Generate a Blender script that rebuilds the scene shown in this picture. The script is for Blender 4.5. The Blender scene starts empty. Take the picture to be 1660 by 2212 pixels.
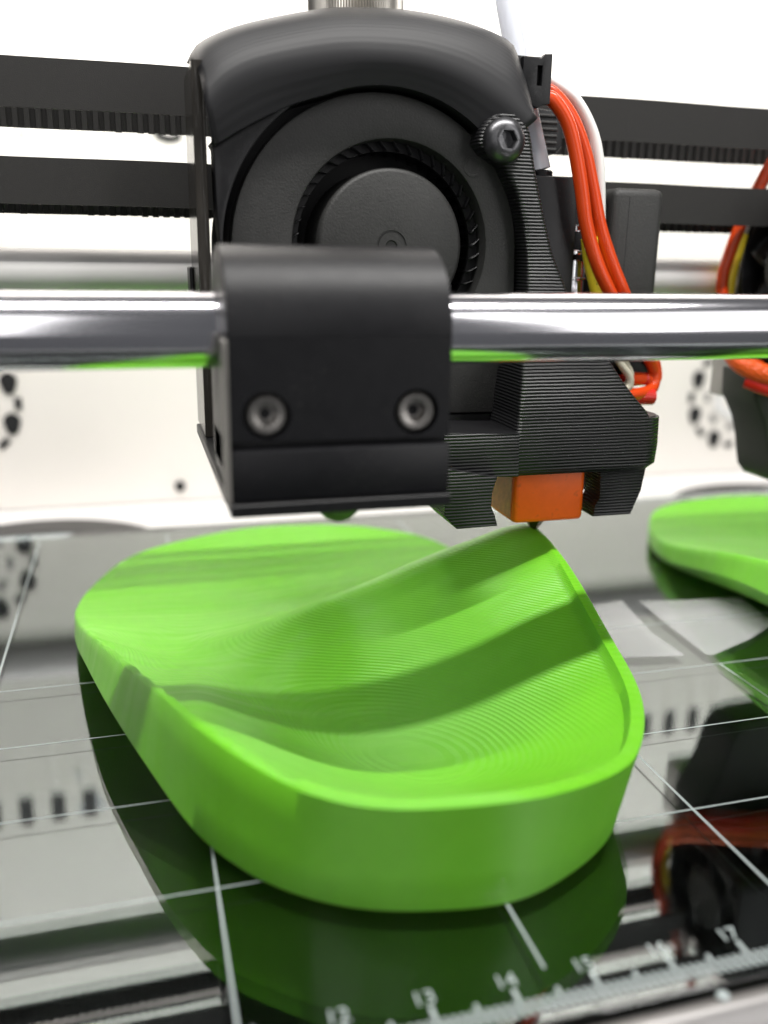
import bpy, bmesh, math, random
import numpy as np
from mathutils import Vector, Matrix

random.seed(7)
S = 0.001                      # everything below is written in millimetres
scn = bpy.context.scene
C = scn.collection
PI = math.pi

# ------------------------------------------------------------------ camera
cam_d = bpy.data.cameras.new('camera')
cam = bpy.data.objects.new('camera', cam_d)
C.objects.link(cam)
scn.camera = cam
yaw, pitch, roll = math.radians(15.694), math.radians(15.744), math.radians(0.859)
fwd = Vector((math.sin(yaw)*math.cos(pitch), math.cos(yaw)*math.cos(pitch), -math.sin(pitch)))
rgt = Vector((math.cos(yaw), -math.sin(yaw), 0))
up_ = rgt.cross(fwd)
r2 = rgt*math.cos(roll) + up_*math.sin(roll)
u2 = up_*math.cos(roll) - rgt*math.sin(roll)
M = Matrix((r2, u2, -fwd)).transposed().to_4x4()
M.translation = Vector((102.07, -75.896, 80.689))*S
cam.matrix_world = M
cam_d.sensor_fit = 'HORIZONTAL'
cam_d.sensor_width = 36
cam_d.lens = 36*1933.6/1660
cam_d.clip_start = 0.005
cam_d.clip_end = 20
cam_d.dof.use_dof = True
cam_d.dof.focus_distance = 0.158
cam_d.dof.aperture_fstop = 13.5

# ------------------------------------------------------------------ world and lamps
w = bpy.data.worlds.new('World')
scn.world = w
w.use_nodes = True
bg = w.node_tree.nodes['Background']
bg.inputs[0].default_value = (0.93, 0.95, 1.0, 1)
bg.inputs[1].default_value = 0.10
scn.view_settings.view_transform = 'Standard'
scn.view_settings.look = 'None'
scn.view_settings.exposure = 0.1
scn.view_settings.gamma = 1.0
scn.cycles.max_bounces = 12
scn.cycles.transmission_bounces = 8
scn.cycles.glossy_bounces = 6
scn.cycles.caustics_refractive = True
scn.cycles.sample_clamp_indirect = 6.0


def area(name, loc, target, sx, sy, watts, col=(1, 1, 1), spread=180):
    d = bpy.data.lights.new(name, 'AREA')
    d.shape = 'RECTANGLE'
    d.size, d.size_y = sx*S, sy*S
    d.energy = watts
    d.color = col
    d.spread = math.radians(spread)
    o = bpy.data.objects.new(name, d)
    C.objects.link(o)
    o.location = Vector(loc)*S
    o.rotation_euler = (Vector(target)-Vector(loc)).to_track_quat('-Z', 'Y').to_euler()
    return o


# the lamp strip across the top front of the machine, the strip that washes the back wall,
# and the room's tall windows in front of the machine
area('led_strip_lamp', (150, -12, 400), (150, 75, 0), 460, 10, 2.35, (1, 0.98, 0.95))
area('wall_wash_lamp', (180, 120, 430), (180, 265, 275), 900, 14, 3.0, (1, 0.98, 0.955), 64)
for wa, ww, wp in ((33, 115, 1.5), (45, 520, 2.5), (-12, 130, 0.9), (-34, 560, 1.1)):
    wr = math.radians(wa)
    area('window_light', (128+(900+ww*0.2)*math.sin(wr), 46-(900+ww*0.2)*math.cos(wr), 400), (128, 46, 80), ww, 1000, wp, (1, 0.985, 0.97))


# ------------------------------------------------------------------ materials
def mat(name, col, rough=0.5, metal=0.0, ior=1.45, spec=None, **kw):
    m = bpy.data.materials.new(name)
    m.use_nodes = True
    b = m.node_tree.nodes['Principled BSDF']
    b.inputs['Base Color'].default_value = (*col, 1)
    b.inputs['Roughness'].default_value = rough
    b.inputs['Metallic'].default_value = metal
    b.inputs['IOR'].default_value = ior
    for k, v in kw.items():
        b.inputs[k.replace('_', ' ')].default_value = v
    return m


def nd(m, t, **kw):
    n = m.node_tree.nodes.new(t)
    for k, v in kw.items():
        setattr(n, k, v)
    return n


def ln(m, a, b):
    m.node_tree.links.new(a, b)


def grain(m, scale=900, amt=0.25, rvar=0.0, bump=0.0, bscale=None, stretch=(1, 1, 1)):
    """colour mottling, roughness variation and a fine bump from noise"""
    b = m.node_tree.nodes['Principled BSDF']
    tc = nd(m, 'ShaderNodeTexCoord')
    mp = nd(m, 'ShaderNodeMapping')
    mp.inputs['Scale'].default_value = stretch
    ln(m, tc.outputs['Object'], mp.inputs[0])
    no = nd(m, 'ShaderNodeTexNoise')
    no.inputs['Scale'].default_value = scale
    no.inputs['Detail'].default_value = 5
    ln(m, mp.outputs[0], no.inputs['Vector'])
    col = b.inputs['Base Color'].default_value[:]
    mx = nd(m, 'ShaderNodeMix', data_type='RGBA')
    mx.inputs['A'].default_value = tuple(c*(1-amt) for c in col[:3])+(1,)
    mx.inputs['B'].default_value = tuple(min(1, c*(1+amt)) for c in col[:3])+(1,)
    ln(m, no.outputs['Fac'], mx.inputs['Factor'])
    ln(m, mx.outputs['Result'], b.inputs['Base Color'])
    if rvar:
        mr = nd(m, 'ShaderNodeMapRange')
        r0 = b.inputs['Roughness'].default_value
        mr.inputs['To Min'].default_value = max(0.0, r0-rvar)
        mr.inputs['To Max'].default_value = r0+rvar
        ln(m, no.outputs['Fac'], mr.inputs['Value'])
        ln(m, mr.outputs[0], b.inputs['Roughness'])
    if bump:
        n2 = nd(m, 'ShaderNodeTexNoise')
        n2.inputs['Scale'].default_value = bscale or scale*3
        n2.inputs['Detail'].default_value = 3
        ln(m, mp.outputs[0], n2.inputs['Vector'])
        bp = nd(m, 'ShaderNodeBump')
        bp.inputs['Strength'].default_value = bump
        bp.inputs['Distance'].default_value = 0.0002
        ln(m, n2.outputs['Fac'], bp.inputs['Height'])
        ln(m, bp.outputs[0], b.inputs['Normal'])
    return m


def layers(m, pitch=0.6, strength=0.6, dist=0.00015, wob=0.25, axis=2, contour=False):
    """printed layer lines: ridges stacked along one axis of the object"""
    b = m.node_tree.nodes['Principled BSDF']
    tc = nd(m, 'ShaderNodeTexCoord')
    sp = nd(m, 'ShaderNodeSeparateXYZ')
    ln(m, tc.outputs['Object'], sp.inputs[0])
    no = nd(m, 'ShaderNodeTexNoise')
    no.inputs['Scale'].default_value = 140
    no.inputs['Detail'].default_value = 3
    ln(m, tc.outputs['Object'], no.inputs['Vector'])
    k = nd(m, 'ShaderNodeMath', operation='MULTIPLY')
    k.inputs[1].default_value = 2*PI/(pitch*S)
    ln(m, sp.outputs[axis], k.inputs[0])
    ma = nd(m, 'ShaderNodeMath', operation='MULTIPLY_ADD')
    ma.inputs[1].default_value = wob*6
    ln(m, no.outputs['Fac'], ma.inputs[0])
    ln(m, k.outputs[0], ma.inputs[2])
    si = nd(m, 'ShaderNodeMath', operation='SINE')
    ln(m, ma.outputs[0], si.inputs[0])
    bp = nd(m, 'ShaderNodeBump')
    bp.inputs['Strength'].default_value = strength
    bp.inputs['Distance'].default_value = dist
    ln(m, si.outputs[0], bp.inputs['Height'])
    ln(m, bp.outputs[0], b.inputs['Normal'])
    return m


def dust(m, col=(0.16, 0.15, 0.14), scale=1500, lo=0.66, hi=0.74, amt=0.55):
    """sparse pale specks and faint scuffs over whatever colour the surface has"""
    b = m.node_tree.nodes['Principled BSDF']
    inp = b.inputs['Base Color']
    tc = nd(m, 'ShaderNodeTexCoord')
    no = nd(m, 'ShaderNodeTexNoise')
    no.inputs['Scale'].default_value = scale
    no.inputs['Detail'].default_value = 2
    ln(m, tc.outputs['Object'], no.inputs['Vector'])
    n2 = nd(m, 'ShaderNodeTexNoise')
    n2.inputs['Scale'].default_value = 120
    n2.inputs['Detail'].default_value = 6
    ln(m, tc.outputs['Object'], n2.inputs['Vector'])
    av = nd(m, 'ShaderNodeMath', operation='MULTIPLY_ADD')
    av.inputs[1].default_value = 0.35
    ln(m, n2.outputs['Fac'], av.inputs[0])
    sc_ = nd(m, 'ShaderNodeMath', operation='MULTIPLY')
    sc_.inputs[1].default_value = 0.80
    ln(m, no.outputs['Fac'], sc_.inputs[0])
    ln(m, sc_.outputs[0], av.inputs[2])
    mr = nd(m, 'ShaderNodeMapRange')
    mr.inputs['From Min'].default_value = lo
    mr.inputs['From Max'].default_value = hi
    mr.inputs['To Max'].default_value = amt
    ln(m, av.outputs[0], mr.inputs['Value'])
    mx = nd(m, 'ShaderNodeMix', data_type='RGBA')
    if inp.is_linked:
        ln(m, inp.links[0].from_socket, mx.inputs['A'])
    else:
        mx.inputs['A'].default_value = inp.default_value[:]
    mx.inputs['B'].default_value = (*col, 1)
    ln(m, mr.outputs[0], mx.inputs['Factor'])
    ln(m, mx.outputs['Result'], inp)
    return m


MT = {}
MT['black'] = grain(mat('black_plastic', (0.006, 0.006, 0.007), 0.42, Specular_IOR_Level=0.4), 700, 0.35, 0.08, 0.12, 4000)
MT['fan'] = grain(mat('matte_fan_plastic', (0.026, 0.026, 0.025), 0.55), 900, 0.25, 0.05, 0.35, 2600)
MT['hood'] = layers(mat('printed_hood_plastic', (0.010, 0.010, 0.0115), 0.52), 0.45, 0.07, 0.0001, 0.3, axis=1)
MT['ribbed'] = layers(mat('printed_ribbed_plastic', (0.008, 0.008, 0.009), 0.40), 0.58, 0.55, 0.00018, 0.55)
MT['deep'] = mat('recess_black', (0.006, 0.006, 0.007), 0.6)
MT['clampm'] = layers(grain(mat('clamp_plastic', (0.005, 0.005, 0.0065), 0.42, Specular_IOR_Level=0.4), 500, 0.25, 0.06), 0.4, 0.10, 0.0001, 0.5)
MT['edge'] = grain(mat('glossy_side_panel', (0.030, 0.027, 0.023), 0.16, 0.0, ior=1.5), 900, 0.6, 0.08, 0.35, 2500, (1, 1, 0.03))
MT['sawn'] = grain(mat('sawn_plate_edge', (0.20, 0.19, 0.175), 0.5), 900, 0.6, 0.1, 0.3, 3000, (1, 1, 0.1))
MT['steel'] = mat('polished_steel', (0.78, 0.78, 0.80), 0.075, 1.0)
MT['rodm'] = grain(mat('polished_rod_steel', (0.84, 0.83, 0.87), 0.15, 1.0), 220, 0.06, 0.06, 0, None, (0.05, 1, 1))
MT['rear_rodm'] = grain(mat('satin_rod_steel', (0.60, 0.59, 0.58), 0.45, 0.2), 220, 0.04, 0.02, 0, None, (0.05, 1, 1))
MT['boltm'] = grain(mat('blackened_bolt_steel', (0.11, 0.11, 0.115), 0.33, 0.9), 2500, 0.3, 0.08)
MT['boltlight'] = grain(mat('worn_bolt_steel', (0.30, 0.285, 0.27), 0.32, 0.95), 2500, 0.35, 0.08)
MT['belt'] = grain(mat('belt_rubber', (0.017, 0.016, 0.015), 0.7), 1500, 0.3, 0.05, 0.25, 5000)
MT['orange_sock'] = grain(mat('orange_silicone', (0.88, 0.12, 0.002), 0.42), 500, 0.12, 0.05, 0.1, 2500)
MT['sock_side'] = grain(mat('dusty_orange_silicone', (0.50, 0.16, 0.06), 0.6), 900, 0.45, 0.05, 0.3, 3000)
MT['red_wire'] = grain(mat('orange_red_wire', (0.62, 0.055, 0.006), 0.28), 300, 0.08)
MT['deep_red'] = grain(mat('red_heat_shrink', (0.55, 0.018, 0.010), 0.25), 300, 0.15)
MT['white_wire'] = mat('white_wire', (0.80, 0.79, 0.77), 0.35)
MT['beige_wire'] = grain(mat('glass_sleeve', (0.48, 0.45, 0.36), 0.6), 1800, 0.25, 0, 0.5, 3000)
MT['yellow'] = grain(mat('yellow_label', (0.80, 0.62, 0.03), 0.4), 300, 0.08)
MT['ink'] = mat('black_ink', (0.01, 0.01, 0.01), 0.6)
MT['tube'] = mat('clear_tube', (0.86, 0.89, 0.97), 0.35, Transmission_Weight=0.35)
MT['brass'] = grain(mat('darkened_brass', (0.12, 0.10, 0.05), 0.35, 0.9), 2500, 0.3)
MT['wallm'] = grain(mat('white_wall_paint', (0.79, 0.755, 0.715), 0.5), 30, 0.015)
MT['floorm'] = grain(mat('white_base_panel', (0.80, 0.79, 0.78), 0.4), 40, 0.02)
MT['railm'] = grain(mat('grey_rail', (0.26, 0.25, 0.25), 0.4, 0.3), 50, 0.1)
MT['grey'] = grain(mat('dark_grey_rubber', (0.055, 0.053, 0.052), 0.55), 300, 0.3)
MT['alu'] = grain(mat('satin_aluminium', (0.30, 0.29, 0.285), 0.42, 1.0), 400, 0.1, 0.05, 0, None, (0.05, 1, 1))
MT['print_white'] = mat('white_print', (0.40, 0.45, 0.45), 0.6)
MT['frost'] = None
MT['sleeve'] = None
MT['under'] = grain(mat('dark_mirror_back', (0.004, 0.004, 0.004), 0.03, 0.0, ior=1.9), 22, 0.2, 0.03)
g = mat('bed_glass', (0.90, 0.97, 0.95), 0.0, 0.0, ior=1.5, Transmission_Weight=1.0)
MT['glass'] = g

for kname in ('black', 'fan', 'clampm'):
    dust(MT[kname], (0.05, 0.048, 0.046), 1900, 0.68, 0.78, 0.3)
dust(MT['orange_sock'], (0.10, 0.03, 0.01), 500, 0.66, 0.78, 0.5)

# frosted print on the glass: half covering
m = mat('frosted_print', (0.62, 0.63, 0.64), 0.6)
b = m.node_tree.nodes['Principled BSDF']
b.inputs['Alpha'].default_value = 0.33
MT['frost'] = m

# braided orange sleeve
m = mat('braided_sleeve', (0.75, 0.10, 0.01), 0.45)
b = m.node_tree.nodes['Principled BSDF']
tc = nd(m, 'ShaderNodeTexCoord')
vo = nd(m, 'ShaderNodeTexVoronoi')
vo.inputs['Scale'].default_value = 1300
ln(m, tc.outputs['Object'], vo.inputs['Vector'])
bp = nd(m, 'ShaderNodeBump')
bp.inputs['Strength'].default_value = 0.8
bp.inputs['Distance'].default_value = 0.0003
ln(m, vo.outputs['Distance'], bp.inputs['Height'])
ln(m, bp.outputs[0], b.inputs['Normal'])
MT['sleeve'] = m

# the printed green plastic: contour steps follow the height of the surface
m = mat('green_print_plastic', (0.125, 0.50, 0.018), 0.34, Anisotropic=0.95, Anisotropic_Rotation=0.25, Specular_IOR_Level=0.65, Subsurface_Weight=0.25, Subsurface_Scale=0.0015)
b = m.node_tree.nodes['Principled BSDF']
b.inputs['Subsurface Radius'].default_value = (0.35, 1.0, 0.12)
tc = nd(m, 'ShaderNodeTexCoord')
sp = nd(m, 'ShaderNodeSeparateXYZ')
ln(m, tc.outputs['Object'], sp.inputs[0])
no = nd(m, 'ShaderNodeTexNoise')
no.inputs['Scale'].default_value = 260
no.inputs['Detail'].default_value = 4
ln(m, tc.outputs['Object'], no.inputs['Vector'])
k = nd(m, 'ShaderNodeMath', operation='MULTIPLY')
k.inputs[1].default_value = 1/(0.32*S)
ln(m, sp.outputs[2], k.inputs[0])
ma = nd(m, 'ShaderNodeMath', operation='MULTIPLY_ADD')
ma.inputs[1].default_value = 0.35
ln(m, no.outputs['Fac'], ma.inputs[0])
ln(m, k.outputs[0], ma.inputs[2])
pp = nd(m, 'ShaderNodeMath', operation='PINGPONG')
pp.inputs[1].default_value = 0.5
ln(m, ma.outputs[0], pp.inputs[0])
# the filament lanes of the flat top, running across the sole
mp = nd(m, 'ShaderNodeMapping')
mp.inputs['Rotation'].default_value = (0, 0, math.radians(-4))
mp.inputs['Scale'].default_value = (6, 420, 1)
ln(m, tc.outputs['Object'], mp.inputs[0])
n3 = nd(m, 'ShaderNodeTexNoise')
n3.inputs['Scale'].default_value = 1.0
n3.inputs['Detail'].default_value = 4
ln(m, mp.outputs[0], n3.inputs['Vector'])
ad = nd(m, 'ShaderNodeMath', operation='MULTIPLY_ADD')
ad.inputs[1].default_value = 0.55
ln(m, n3.outputs['Fac'], ad.inputs[0])
ln(m, pp.outputs[0], ad.inputs[2])
bp = nd(m, 'ShaderNodeBump')
bp.inputs['Strength'].default_value = 0.45
bp.inputs['Distance'].default_value = 0.00022
ln(m, ad.outputs[0], bp.inputs['Height'])
ln(m, bp.outputs[0], b.inputs['Normal'])
tg = nd(m, 'ShaderNodeTangent', direction_type='RADIAL', axis='Z')
ln(m, tg.outputs[0], b.inputs['Tangent'])
mr = nd(m, 'ShaderNodeMapRange')
mr.inputs['From Min'].default_value = 0.3
mr.inputs['From Max'].default_value = 0.7
mr.inputs['To Min'].default_value = 0.40
mr.inputs['To Max'].default_value = 0.6
ln(m, n3.outputs['Fac'], mr.inputs['Value'])
ln(m, mr.outputs[0], b.inputs['Roughness'])
mx = nd(m, 'ShaderNodeMix', data_type='RGBA')
mx.inputs['A'].default_value = (0.135, 0.46, 0.014, 1)
mx.inputs['B'].default_value = (0.165, 0.53, 0.022, 1)
ln(m, no.outputs['Fac'], mx.inputs['Factor'])
ln(m, mx.outputs['Result'], b.inputs['Base Color'])
MT['green'] = m


# ------------------------------------------------------------------ mesh helpers
def finish(bm, sharp=35):
    bmesh.ops.recalc_face_normals(bm, faces=bm.faces)
    for f in bm.faces:
        f.smooth = True
    return bm


def link(name, bm, material, parent=None, sharp=35, base=(0, 0, 0)):
    """bm is in world millimetres; the object's origin is put at base (or at its parent's)"""
    p = parent
    off = Vector(base)
    if p is not None:
        off = Vector(p['_base'])
    finish(bm)
    me = bpy.data.meshes.new(name)
    for v in bm.verts:
        v.co = (v.co-off)*S
    bm.to_mesh(me)
    bm.free()
    me.materials.append(material)
    me.set_sharp_from_angle(angle=math.radians(sharp))
    o = bpy.data.objects.new(name, me)
    C.objects.link(o)
    o['_base'] = tuple(off)
    if p is not None:
        o.parent = p
    else:
        o.location = off*S
    return o


def thing(name, label, cat, base, group=None):
    o = bpy.data.objects.new(name, None)
    o.empty_display_size = 0.01
    C.objects.link(o)
    o.location = Vector(base)*S
    o['_base'] = tuple(base)
    o['label'] = label
    o['category'] = cat
    if group:
        o['group'] = group
    return o


def tag(o, label, cat, group=None):
    o['label'] = label
    o['category'] = cat
    if group:
        o['group'] = group
    return o


def box(bm, x0, x1, y0, y1, z0, z1, bev=0.0, seg=2):
    r = bmesh.ops.create_cube(bm, size=1)
    vs = r['verts']
    for v in vs:
        v.co = Vector(((x0+x1)/2+v.co.x*(x1-x0), (y0+y1)/2+v.co.y*(y1-y0), (z0+z1)/2+v.co.z*(z1-z0)))
    if bev:
        es = list({e for v in vs for e in v.link_edges})
        bmesh.ops.bevel(bm, geom=es, offset=bev, segments=seg, affect='EDGES', profile=0.5)
    return bm


def BM():
    return bmesh.new()


def poly_holes(bm, outer, holes, d0, d1, plane='XZ', bev=0.0):
    """flat outline with holes, given thickness from d0 to d1 along the third axis"""
    def P(a, b_, d):
        return {'XZ': (a, d, b_), 'YZ': (d, a, b_), 'XY': (a, b_, d)}[plane]
    edges = []
    for loop in [outer]+list(holes):
        vs = [bm.verts.new(P(a, b_, d0)) for a, b_ in loop]
        for i in range(len(vs)):
            edges.append(bm.edges.new((vs[i], vs[(i+1) % len(vs)])))
    r = bmesh.ops.triangle_fill(bm, use_beauty=True, use_dissolve=False, edges=edges)
    fs = [f for f in r['geom'] if isinstance(f, bmesh.types.BMFace)]
    front_edges = [e for e in edges]
    r = bmesh.ops.extrude_face_region(bm, geom=fs, use_keep_orig=True)
    dv = Vector(P(0, 0, d1))-Vector(P(0, 0, d0))
    for v in [x for x in r['geom'] if isinstance(x, bmesh.types.BMVert)]:
        v.co += dv
    if bev:
        bmesh.ops.recalc_face_normals(bm, faces=bm.faces)
        bmesh.ops.bevel(bm, geom=[e for e in front_edges if e.is_valid], offset=bev, segments=2, affect='EDGES', profile=0.5)
    return bm


def circ(cx, cy, r, n=64, a0=0, a1=2*PI, end=False):
    m_ = n if not end else n-1
    return [(cx+r*math.cos(a0+(a1-a0)*i/m_), cy+r*math.sin(a0+(a1-a0)*i/m_)) for i in range(n)]


AX = {'x': Vector((1, 0, 0)), 'y': Vector((0, 1, 0)), 'z': Vector((0, 0, 1))}


def lathe(bm, prof, centre, axis, n=48, hexloop=()):
    """prof: (radius, height) pairs spun about an axis; loops listed in hexloop are six-sided"""
    a = Vector(axis).normalized()
    t = Vector((0, 0, 1)) if abs(a.z) < 0.9 else Vector((1, 0, 0))
    u = a.cross(t).normalized()
    v = a.cross(u)
    c = Vector(centre)
    rings = []
    for j, (r, h) in enumerate(prof):
        ring = []
        for i in range(n):
            th = 2*PI*i/n
            rr = r
            if j in hexloop:
                ph = (th % (PI/3))-PI/6
                rr = r*math.cos(PI/6)/math.cos(ph)
            ring.append(bm.verts.new(c+a*h+(u*math.cos(th)+v*math.sin(th))*rr))
        rings.append(ring)
    for r0, r1 in zip(rings, rings[1:]):
        for i in range(n):
            bm.faces.new((r0[i], r0[(i+1) % n], r1[(i+1) % n], r1[i]))
    bm.faces.new(rings[0])
    bm.faces.new(rings[-1])
    return bm


def catmull(pts, n=10, closed=False):
    pts = [np.array(p, float) for p in pts]
    out = []
    N = len(pts)
    for i in range(N if closed else N-1):
        if closed:
            p0, p1, p2, p3 = pts[i-1], pts[i], pts[(i+1) % N], pts[(i+2) % N]
        else:
            p1, p2 = pts[i], pts[i+1]
            p0 = pts[i-1] if i else 2*p1-p2
            p3 = pts[i+2] if i+2 < N else 2*p2-p1
        for k_ in range(n):
            t = k_/n
            out.append(0.5*((2*p1)+(-p0+p2)*t+(2*p0-5*p1+4*p2-p3)*t*t+(-p0+3*p1-3*p2+p3)*t**3))
    if not closed:
        out.append(pts[-1])
    return out


def sweep(bm, pts, r, n=14, smooth=8, radii=None):
    path = [Vector(p) for p in (catmull(pts, smooth) if smooth else pts)]
    prev = None
    rings = []
    for i, p in enumerate(path):
        t = (path[min(i+1, len(path)-1)]-path[max(i-1, 0)]).normalized()
        if prev is None:
            a = Vector((0, 0, 1)) if abs(t.z) < 0.9 else Vector((1, 0, 0))
            u = t.cross(a).normalized()
        else:
            u = (prev-t*prev.dot(t)).normalized()
        prev = u
        v = t.cross(u)
        rr = r if radii is None else radii(i/(len(path)-1))
        rings.append([bm.verts.new(p+(u*math.cos(2*PI*k_/n)+v*math.sin(2*PI*k_/n))*rr) for k_ in range(n)])
    for r0, r1 in zip(rings, rings[1:]):
        for i in range(n):
            bm.faces.new((r0[i], r0[(i+1) % n], r1[(i+1) % n], r1[i]))
    bm.faces.new(rings[0])
    bm.faces.new(rings[-1])
    return bm


def loft(bm, rows, close_u=False, cap=False):
    V = [[bm.verts.new(tuple(p)) for p in row] for row in rows]
    for a, b_ in zip(V, V[1:]):
        m_ = len(a)
        for i in range(m_ if close_u else m_-1):
            j = (i+1) % m_
            bm.faces.new((a[i], a[j], b_[j], b_[i]))
    if cap:
        bm.faces.new(V[0])
        bm.faces.new(V[-1])
    return V


def text_mesh(bm, s, x, y, size, z, rot=None, thick=0.04):
    """flat print of a string; laid in the XY plane at height z unless rot is given"""
    cu = bpy.data.curves.new('lettering', 'FONT')
    cu.body = s
    cu.size = size
    cu.align_x = 'CENTER'
    cu.extrude = thick/2
    cu.resolution_u = 3
    o = bpy.data.objects.new('lettering', cu)
    C.objects.link(o)
    dg = bpy.context.evaluated_depsgraph_get()
    dg.update()
    me = bpy.data.meshes.new_from_object(o.evaluated_get(dg))
    mm = Matrix.Translation((x, y, z)) @ (rot or Matrix.Identity(4))
    me.transform(mm)
    bm.from_mesh(me)
    bpy.data.objects.remove(o)
    bpy.data.curves.remove(cu)
    bpy.data.meshes.remove(me)
    return bm


# ================================================================== SETTING
YW = 265.0
bm = BM()
box(bm, -330, 800, YW, YW+6, -10, 520, 0.5)
wall = link('wall', bm, MT['wallm'], base=(235, YW, -10))
wall['kind'] = 'structure'
bm = BM()
box(bm, -330, 800, 190, YW-0.3, -16, -10, 0.3)
floor = link('base_panel', bm, MT['floorm'], base=(235, 230, -16))
floor['kind'] = 'structure'
bm = BM()
poly_holes(bm, [(YW-0.4, 61), (YW-2, 62), (YW-3, 64), (YW-3, 73), (YW-2, 75.5), (YW-0.4, 76)], [], -330, 800, 'YZ')
link('wall_rail', bm, MT['railm'], wall)

# vent slots of the back wall: a dark opening with a shallow pressed ramp under it
slot_o = None
for gx0, n_, dxs in ((-72, 13, 12.2), (331, 15, 13.0)):
    for i in range(n_):
        x = gx0+i*dxs
        if slot_o is None:
            bm = BM()
            box(bm, x-2.6, x+2.6, YW-0.6, YW-0.2, 127, 140, 0)
            slot_o = link('vent_slot', bm, MT['deep'], wall)
            bm = BM()
            V = [bm.verts.new(p) for p in ((x-2.6, YW-0.2, 127), (x+2.6, YW-0.2, 127), (x+2.6, YW-1.6, 126.8), (x-2.6, YW-1.6, 126.8),
                                           (x-2.2, YW-0.2, 103), (x+2.2, YW-0.2, 103))]
            for f in ((0, 1, 2, 3), (3, 2, 5, 4), (0, 3, 4), (1, 5, 2), (0, 4, 5, 1)):
                bm.faces.new([V[q] for q in f])
            ramp_o = link('vent_ramp', bm, MT['wallm'], wall)
            x_first = x
        else:
            for src in (slot_o, ramp_o):
                o = src.copy()
                C.objects.link(o)
                o.location = src.location+Vector(((x-x_first)*S, 0, 0))


def rosette(cx, cz, R, ph):
    for i in range(8):
        a = ph+i*PI/4
        bm = BM()
        pts = [(cx+R*math.cos(a)+2.9*math.cos(q)*(1+0.12*math.sin(3*q)), cz+R*math.sin(a)+4.0*math.sin(q)) for q in np.linspace(0, 2*PI, 18, endpoint=False)]
        poly_holes(bm, pts, [], YW-0.7, YW-0.2)
        link('vent_hole', bm, MT['deep'], wall)
        a2 = a+PI/8
        for rr, ww, hh in ((R+1.2, 1.2, 2.1), (R-7.0, 1.1, 2.0)):
            bm = BM()
            ca, sa = math.cos(a2), math.sin(a2)
            pts = [(cx+rr*ca+u*ca*ww-v*sa*hh, cz+rr*sa+u*sa*ww+v*ca*hh) for u, v in ((-1, -1), (1, -1), (1, 1), (-1, 1))]
            poly_holes(bm, pts, [], YW-0.7, YW-0.2)
            link('vent_dash', bm, MT['deep'] if rr > R else MT['railm'], wall)


rosette(358.5, 24.5, 20.5, PI/8)
rosette(41.5, 29.5, 19.0, PI/8)
# hub plate inside the right rosette
bm = BM()
poly_holes(bm, circ(358.5, 24.5, 11, 6, PI/6, 2*PI+PI/6), [circ(358.5, 24.5, 7.5, 6, PI/6, 2*PI+PI/6)], YW-0.8, YW-0.2)
link('hub_ring', bm, grain(mat('pale_grey_paint', (0.62, 0.62, 0.62), 0.5), 30, 0.02), wall)
# a screw low on the wall
bm = BM()
lathe(bm, [(2.0, 0), (2.0, 0.8), (1.5, 1.2), (0.9, 1.2), (0.9, 0.5)], (116.6, YW-0.2, -3.8), (0, -1, 0), 24)
link('screw', bm, MT['deep'], wall)
# lettering on the wall, mostly hidden by the belt
bm = BM()
text_mesh(bm, 'e', 117.5, YW-0.3, 27, 119.0, Matrix.Rotation(PI/2, 4, 'X'), 0.3)
link('wall_lettering', bm, MT['ink'], wall)
bm = BM()
text_mesh(bm, 'y', 75, YW-0.3, 27, 125.5, Matrix.Rotation(PI/2, 4, 'X'), 0.3)
link('wall_lettering', bm, grain(mat('pale_grey_lettering', (0.5, 0.52, 0.55), 0.5), 30, 0.02), wall)

# round dark feet behind the bed
for cx, cy, rr, lab in ((70, 224, 42, 'flat dark grey round pad behind the bed, near the small wall screw'),
                        (338, 214, 47, 'flat dark grey round pad behind the second green insole')):
    bm = BM()
    lathe(bm, [(rr, 0), (rr, 1.2), (rr-1, 2.0), (rr*0.62, 2.2), (rr*0.6, 1.6)], (cx, cy-22, -10), (0, 0, 1), 72)
    tag(link('round_pad', bm, MT['grey'], base=(cx, cy-22, -10)), lab, 'pad', 'round pads behind the bed')

# ================================================================== BED
bed = thing('print_bed', 'dark mirror glass print bed with white grid lines and a centimetre ruler', 'print bed', (210, 100, -9.9))
bm = BM()
box(bm, -8, 428, -4.4, 198, -2.8, 0.0, 0.25, 1)
link('glass_plate', bm, MT['glass'], bed)
bm = BM()
box(bm, -8, 428, -4.2, 197.8, -9.9, -2.85, 0)
link('backing_plate', bm, MT['under'], bed)
bm = BM()
poly_holes(bm, [(-4.6, -1.6), (-5.0, -1.0), (-6.0, -0.7), (-7.0, -1.0), (-8.2, -2.2), (-9.4, -4.6), (-9.4, -9.9), (-4.6, -9.9)], [], -8, 428, 'YZ')
link('front_rail', bm, MT['alu'], bed)
for x in (163.5, 172.4, 200, 232):
    bm = BM()
    lathe(bm, [(0.75, -0.9), (0.75, -0.55), (0.45, -0.35)], (x, -5.3 if x < 165 else -6.6, 0), (0, 0, 1), 20)
    link('rail_stud', bm, MT['print_white'], bed)
GX0, GDX, GY0, GDY = 144.9, 36.13, 26.84, 22.11
lw = 0.34
for k_ in range(-4, 8):
    x = GX0+k_*GDX
    y1 = 190 if k_ not in (2, 3) else GY0+2*GDY
    bm = BM()
    box(bm, x-lw/2, x+lw/2, 3.1, y1, 0.006, 0.03)
    link('grid_line', bm, MT['print_white'], bed)
for k_ in range(0, 4):
    y = GY0+k_*GDY
    bm = BM()
    box(bm, 0, 418, y-lw/2+0.06, y+lw/2-0.06, 0.034, 0.056)
    link('grid_line', bm, MT['print_white'], bed)
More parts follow.
